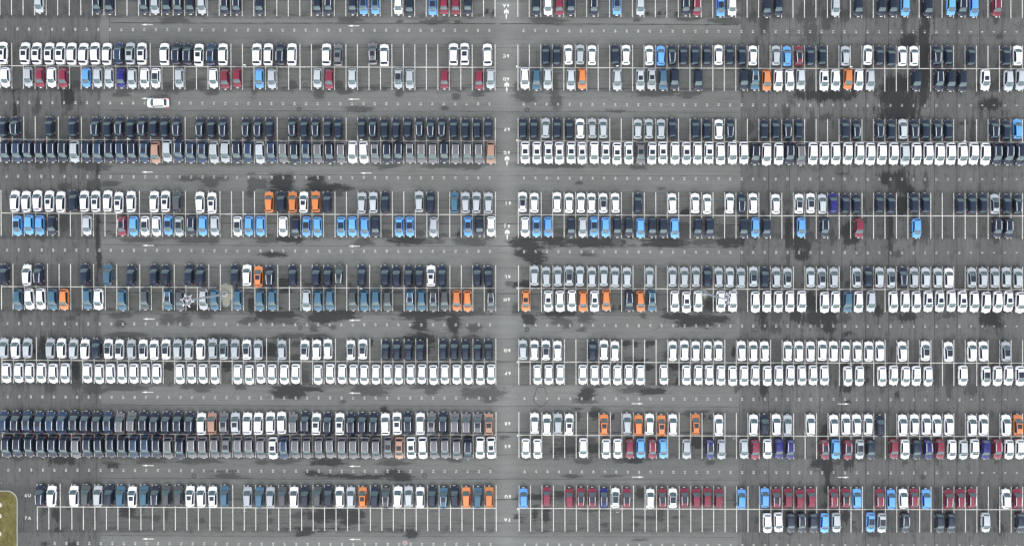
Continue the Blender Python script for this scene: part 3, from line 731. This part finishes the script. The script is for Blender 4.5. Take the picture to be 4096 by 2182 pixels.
FLAGWORD = {'': '', 's': ' with dark sunroof', 'p': ' with glass roof', 'r': ' with roof rails', 'sr': ' with railed sunroof roof', 'pr': ' with railed glass roof'}
def no_clash(a): return a
n_cars = 0
for pi, row, half, mk, text in FLEET:
    M = MODELS[mk]; rowname = ROWS[pi][0 if row == 'upper' else 1]
    toks = []
    for t in text.split():
        d = ''.join(ch for ch in t if ch.isdigit()); toks.append((int(d), t[len(d)], t[len(d) + 1:]))
    totals, seen = {}, {}
    for n, c, f in toks: totals[c] = totals.get(c, 0) + 1
    for n, c, f in toks:
        seen[c] = seen.get(c, 0) + 1
        o = car(mk, c, f); n_cars += 1
        cy = CENTERS[pi]; up = row == 'upper'
        yy = cy + (-46 if up else 46)
        px = left_line(n + .5, yy) if half == 'left' else right_line(n + .5, yy)
        sgn = 1 if up else -1
        x = wx(px) - sgn * .26 + random.gauss(0, .06)
        y = wy(cy + skew(px)) + sgn * (M.gap + M.L / 2 + random.gauss(0, .08))
        o.location = (x, y, 0)
        o.rotation_euler = (0, 0, (0 if up else math.pi) + R(random.gauss(0, .9)))
        word = PAINTS[c][0]
        where = 'only ' + word if totals[c] == 1 else f'{ordinal(seen[c])} {word}'
        if totals[c] == 1: lab = f'only {word} {M.words}{FLAGWORD[f]} in row {rowname}, {half} of the central lane'
        else: lab = f'{ordinal(seen[c])} {word} {M.words}{FLAGWORD[f]} {half} of the central lane, row {rowname}'
        tag(o, lab, 'car', 'cars parked in the marked bays')
o = car('L', 'W', '')
o.location = (wx(637.4), wy(413.9), 0); o.rotation_euler = (0, 0, R(90.5))
M_lit = simple('lit_brake_lamp', (.5, .02, .02), .2)
_b = M_lit.node_tree.nodes['Principled BSDF']; _b.inputs['Emission Color'].default_value = (1, .08, .07, 1); _b.inputs['Emission Strength'].default_value = 1.3
_M = MODELS['L']; _sd = iter((-1, 1))
for ch in o.children:
    if ch.name.startswith('tail_light'):        # tall lamps that run up the rear pillars, lit
        side = next(_sd); vs, fs = [], []; rows = [i for i, t in enumerate(_M.T) if t > .86]
        for i in rows:
            for j in (2, 3, 4, 5):
                p = _M.P[i][j if side < 0 else 14 - j]
                f = .72 if j == 5 else 1.0           # the lamp stops short of the roof edge
                q = _M.P[i][4 if side < 0 else 10]
                p = [q[k] + (p[k] - q[k]) * f for k in range(3)]
                vs.append((p[0] * 1.012, p[1] - .012, p[2] + .012))
        fs = [(r * 4 + c, r * 4 + c + 1, r * 4 + c + 5, r * 4 + c + 4) for r in range(len(rows) - 1) for c in range(3)]
        ch.data = mesh_from('tail_light', vs, fs, [M_lit]); ch['label'] = 'brake light glowing red'
tag(o, 'white large suv driving along the aisle between rows 6D and 6F', 'car')

# ------------------------------------------------------------------ lighting masts
def mast(px, py, h, turn, label):
    root = empty('lighting_mast', (wx(px), wy(py), 0)); tag(root, label, 'mast', 'lighting masts among the parked cars')
    mb = MB(); mb.lathe([(.78, 0), (.78, .18), (.72, .24), (.42, .26)], n=8); link('base', mb.build('base', [M_conc]), root)
    mb = MB(); mb.lathe([(.36, .24), (.36, .32), (.30, .36), (.27, .5), (.25, 6), (.19, 13), (.13, h - .2), (.0, h)], n=14)
    link('pole', mb.build('pole', [M_steel], True), root)
    mb = MB()
    for k in range(32):
        a, b = 2 * math.pi * k / 32, 2 * math.pi * (k + 1) / 32
        mb.tube((.86 * math.cos(a), .86 * math.sin(a), h), (.86 * math.cos(b), .86 * math.sin(b), h), .06, n=6)
        if k % 2 == 0:
            mb.tube((.42 * math.cos(a), .42 * math.sin(a), h - .35), (.42 * math.cos(b + .2), .42 * math.sin(b + .2), h - .35), .05, n=5)
    link('lamp_ring', mb.build('lamp_ring', [M_lampgrey], True), root)
    for k in range(3):
        a = 2 * math.pi * k / 3 + turn
        mb = MB(); mb.tube((.1 * math.cos(a), .1 * math.sin(a), h - .1), (.86 * math.cos(a), .86 * math.sin(a), h), .05, n=6)
        link('spoke', mb.build('spoke', [M_lampgrey], True), root)
    for k in range(6):
        a = 2 * math.pi * k / 6 + turn + .3
        mb = MB(); rot = Matrix.Rotation(a, 4, 'Z') @ Matrix.Rotation(R(28), 4, 'Y')
        mb.box((1.10 * math.cos(a), 1.10 * math.sin(a), h - .02), (.55, .24, .13), 0, rot, .02)
        mb.tube((.86 * math.cos(a), .86 * math.sin(a), h), (1.0 * math.cos(a), 1.0 * math.sin(a), h), .04, n=6)
        link('floodlight', mb.build('floodlight', [M_lampgrey]), root)
    mb = MB(); mb.lathe([(.20, h - .45), (.24, h - .3), (.24, h - .05), (.1, h + .1), (.02, h + .2)], n=12); link('hub', mb.build('hub', [M_lampgrey], True), root)
mast(900, 1174.7, 21.2, .6, 'tall grey floodlight mast standing in a pale sandy patch in row 6M')
mast(2815, 1170, 21.2, 1.1, 'tall grey floodlight mast rising between white cars in row 6M')

# ------------------------------------------------------------------ small signposts on the dividing lines, end markers, manholes
def signpost(proto={}):
    root = bpy.data.objects.new('signpost', None); COL.objects.link(root)
    if 'pole' not in proto:
        mb = MB(); mb.lathe([(.11, 0), (.11, .03), (.032, .05), (.032, 2.5), (.0, 2.52)], n=10); proto['pole'] = mb.build('pole', [M_steel], True)
        mb = MB(); mb.box((0, 0, 2.38), (.52, .035, .34), 0, Matrix.Rotation(R(-12), 4, 'X'), .01); proto['plate'] = mb.build('sign_plate', [M_white])
    link('pole', proto['pole'], root); link('sign_plate', proto['plate'], root); return root
for pi in range(1, 8):
    xs = [992, 2465, 3388] if pi % 2 else [533, 1453, 2927, 3838]
    a, b = ROWS[pi]
    for half in ('left', 'right'):
        hs = sorted([x for x in xs if (x < 2027) == (half == 'left')], key=lambda x: abs(x - 2027))
        for i, x in enumerate(hs):
            o = signpost(); o.location = (wx(x), wy(CENTERS[pi] + skew(x) + 1), 0); o.rotation_euler = (0, 0, random.uniform(-.25, .25))
            place = 'on the line between rows' 
            which = '' if len(hs) == 1 else ('nearer ' if i == 0 else 'farther ')
            tag(o, f'{which}thin signpost between rows {a} and {b}, {half} of the central lane', 'signpost', 'signposts on the dividing lines')
    if pi != 3:
        mb = MB(); mb.box((0, 0, .42), (.26, .20, .84), 0, None, .03); mb.box((0, 0, .86), (.30, .24, .04), 0, None, .01)
        o = link('marker_post', mb.build('marker_post', [M_white]), None, (wx(right_line(0, CENTERS[pi]) - 4.5), wy(CENTERS[pi] - 1), 0))
        tag(o, f'short white marker post where the line between rows {a} and {b} starts', 'marker post', 'white marker posts beside the central lane')

def manhole(px, py, label, red=False):
    root = empty('manhole_cover', (wx(px), wy(py), 0)); tag(root, label, 'manhole cover', 'manhole covers in the asphalt')
    mb = MB(); mb.lathe([(.52, .0), (.50, .016), (.36, .018), (.34, .012)], n=28); link('rim', mb.build('rim', [M_kerb if red else M_iron], False), root)
    mb = MB(); mb.lathe([(.33, .013), (.33, .022), (.05, .024), (.04, .03)], n=24); link('lid', mb.build('lid', [M_red2 if red else M_iron2], False), root)
M_red2 = simple('red_paint', (.42, .17, .16), .7, var=.5, scale=5)
M_iron2 = simple('worn_iron', (.11, .105, .10), .6, .2, var=.4, scale=8)
MH = [(1221.6, 341, 'round manhole cover in an empty bay of row 6D'),
      (1196, 437, 'manhole cover left of the central lane in the aisle above row 6F'),
      (2108, 440, 'manhole cover just right of the central lane above row 6F'), (3022, 440, 'second manhole cover right of the central lane above row 6F'),
      (3941, 436, 'manhole cover farthest right of the central lane above row 6F'),
      (278, 1308, 'manhole cover above row 6O, farthest left of the central lane'), (1201, 1310, 'manhole cover above row 6O, nearest left of the central lane'),
      (2153, 1256, 'manhole cover below row 6M, right beside the bay line ends'), (2108, 1317, 'manhole cover above row 6O, just right of the central lane'),
      (3022, 1316, 'second manhole cover right of the central lane above row 6O'), (3939, 1314, 'manhole cover above row 6O, farthest right of the central lane'),
      (776, 1902, 'manhole cover above row 6U, farther left of the central lane'), (1698.6, 1901, 'manhole cover above row 6U, beside the big wet patch'),
      (6, 1929, 'dark manhole cover just above the corner of the grass')]
for x, y, l in MH: manhole(x, y, l)
manhole(1620, 2169, 'red and white round cover in the aisle below row 7A', True)

# ------------------------------------------------------------------ the grass corner
def lawn():
    def outline(inset):
        r = 2.3 - inset * .5
        x1, y1 = wx(71.5) - inset, wy(1959.5) - inset
        pts = [(-140, -75), (x1, -75), (x1, y1 - r)]
        pts += [(x1 - r + r * math.cos(a), y1 - r + r * math.sin(a)) for a in np.linspace(.15, math.pi / 2, 8)]
        return pts + [(-140, y1)]
    po, pin = outline(0), outline(.17)
    n = len(po); mb = MB()
    vs = [(x, y, 0) for x, y in po] + [(x, y, .12) for x, y in po] + [(x, y, .12) for x, y in pin] + [(x, y, .05) for x, y in pin]
    fs = []
    for i in range(1, n - 1):
        for a in range(3): fs.append((a * n + i, a * n + i + 1, (a + 1) * n + i + 1, (a + 1) * n + i))
    mb.add(vs, fs); tag(link('kerb', mb.build('kerb', [M_kerb])), kind='structure')
    m, nt, bs = new_mat('grass_blades'); N, L = nt.nodes, nt.links
    geo = N.new('ShaderNodeNewGeometry'); nz = N.new('ShaderNodeTexNoise'); nz.inputs['Scale'].default_value = .55; nz.inputs['Detail'].default_value = 7; nz.inputs['Roughness'].default_value = .7
    L.new(geo.outputs['Position'], nz.inputs['Vector'])
    rp = N.new('ShaderNodeValToRGB'); el = rp.color_ramp.elements
    el[0].position = .3; el[0].color = (.105, .088, .028, 1); el[1].position = .72; el[1].color = (.27, .22, .085, 1)
    e = el.new(.52); e.color = (.165, .14, .042, 1)
    L.new(nz.outputs['Fac'], rp.inputs[0]); L.new(rp.outputs[0], bs.inputs['Base Color']); bs.inputs['Roughness'].default_value = .9
    mb = MB(); mb.add([(x, y, .07) for x, y in pin], [tuple(range(n))])
    tag(link('lawn', mb.build('lawn', [m])), kind='structure')
    mb = MB(); rr = random.Random(3); x1, y1 = wx(71.5) - .25, wy(1959.5) - .3
    while len(mb.f) < 16000:
        x, y = rr.uniform(-118, x1), rr.uniform(-66, y1)
        if x > x1 - 2.2 and y > y1 - 2.2 and (x - x1 + 2.2) ** 2 + (y - y1 + 2.2) ** 2 > 2.2 ** 2: continue
        a = rr.uniform(0, 6.28); h = rr.uniform(.05, .16); w = rr.uniform(.02, .05); b = rr.uniform(-.12, .12); g = rr.uniform(-.12, .12)
        mb.add([(x - w * math.cos(a), y - w * math.sin(a), .06), (x + w * math.cos(a), y + w * math.sin(a), .06), (x + b, y + g, .06 + h)], [(0, 1, 2)])
    tag(link('grass', mb.build('grass', [m])), 'short yellowish green grass filling the kerbed corner', 'grass', kind='stuff')
lawn()
for x, y, l in ((1.5, 2016, 'uppermost'), (0.5, 2060, 'middle'), (0, 2131, 'lowest')):
    mb = MB(); mb.lathe([(.55, .0), (.55, .18), (.5, .24), (.2, .25), (.05, .26)], n=24)
    o = link('concrete_lid', mb.build('concrete_lid', [simple('pale_concrete', (.5, .48, .36), .9, var=.15)]), None, (wx(x) - .1, wy(y), .04))
    tag(o, f'{l} of the three round pale concrete lids in the grass corner', 'concrete lid', 'concrete lids in the grass')

# ------------------------------------------------------------------ light, sky, camera
w = bpy.data.worlds.new('World'); scene.world = w; w.use_nodes = True
nt = w.node_tree; nt.nodes.clear()
sky = nt.nodes.new('ShaderNodeTexSky'); sky.sky_type = 'NISHITA'; sky.sun_disc = False
ELEV, AZ = R(35), R(180)
sky.sun_elevation = ELEV; sky.sun_rotation = AZ; sky.air_density = 1.0; sky.dust_density = .8; sky.ozone_density = 1.0
hs = nt.nodes.new('ShaderNodeHueSaturation'); hs.inputs['Saturation'].default_value = .30      # a grey overcast, hardly blue
bg = nt.nodes.new('ShaderNodeBackground'); bg.inputs['Strength'].default_value = .15
out = nt.nodes.new('ShaderNodeOutputWorld')
nt.links.new(sky.outputs[0], hs.inputs['Color']); nt.links.new(hs.outputs[0], bg.inputs[0]); nt.links.new(bg.outputs[0], out.inputs[0])
sl = bpy.data.lights.new('sun', 'SUN'); sl.energy = .5; sl.angle = R(95); sl.color = (1, .985, .96)
so = bpy.data.objects.new('sun', sl); COL.objects.link(so)
d = Vector((math.sin(AZ) * math.cos(ELEV), math.cos(AZ) * math.cos(ELEV), math.sin(ELEV)))
so.rotation_euler = d.to_track_quat('Z', 'Y').to_euler(); so.location = (0, 0, 60)

H_CAM, NX, NY = 190.0, 2110.0, 960.0
cam = bpy.data.cameras.new('camera'); co = bpy.data.objects.new('camera', cam); COL.objects.link(co)
co.location = (wx(NX), wy(NY), H_CAM); co.rotation_euler = (0, 0, 0)
cam.sensor_fit = 'HORIZONTAL'; cam.sensor_width = 36; cam.lens = 36 * H_CAM / (4096 * S)
cam.shift_x = (2048 - NX) / 4096; cam.shift_y = (NY - 1091) / 4096
cam.clip_start = 1; cam.clip_end = 2000
scene.camera = co
scene.render.engine = 'CYCLES'
scene.cycles.max_bounces = 6
scene.view_settings.view_transform = 'Standard'; scene.view_settings.look = 'None'
scene.view_settings.gamma = 1; scene.view_settings.exposure = 1.45
print('cars', n_cars, {k: sum(len(t.split()) for _, _, _, m_, t in FLEET if m_ == k) for k in 'LMSH'}, 'objects', len(scene.objects))
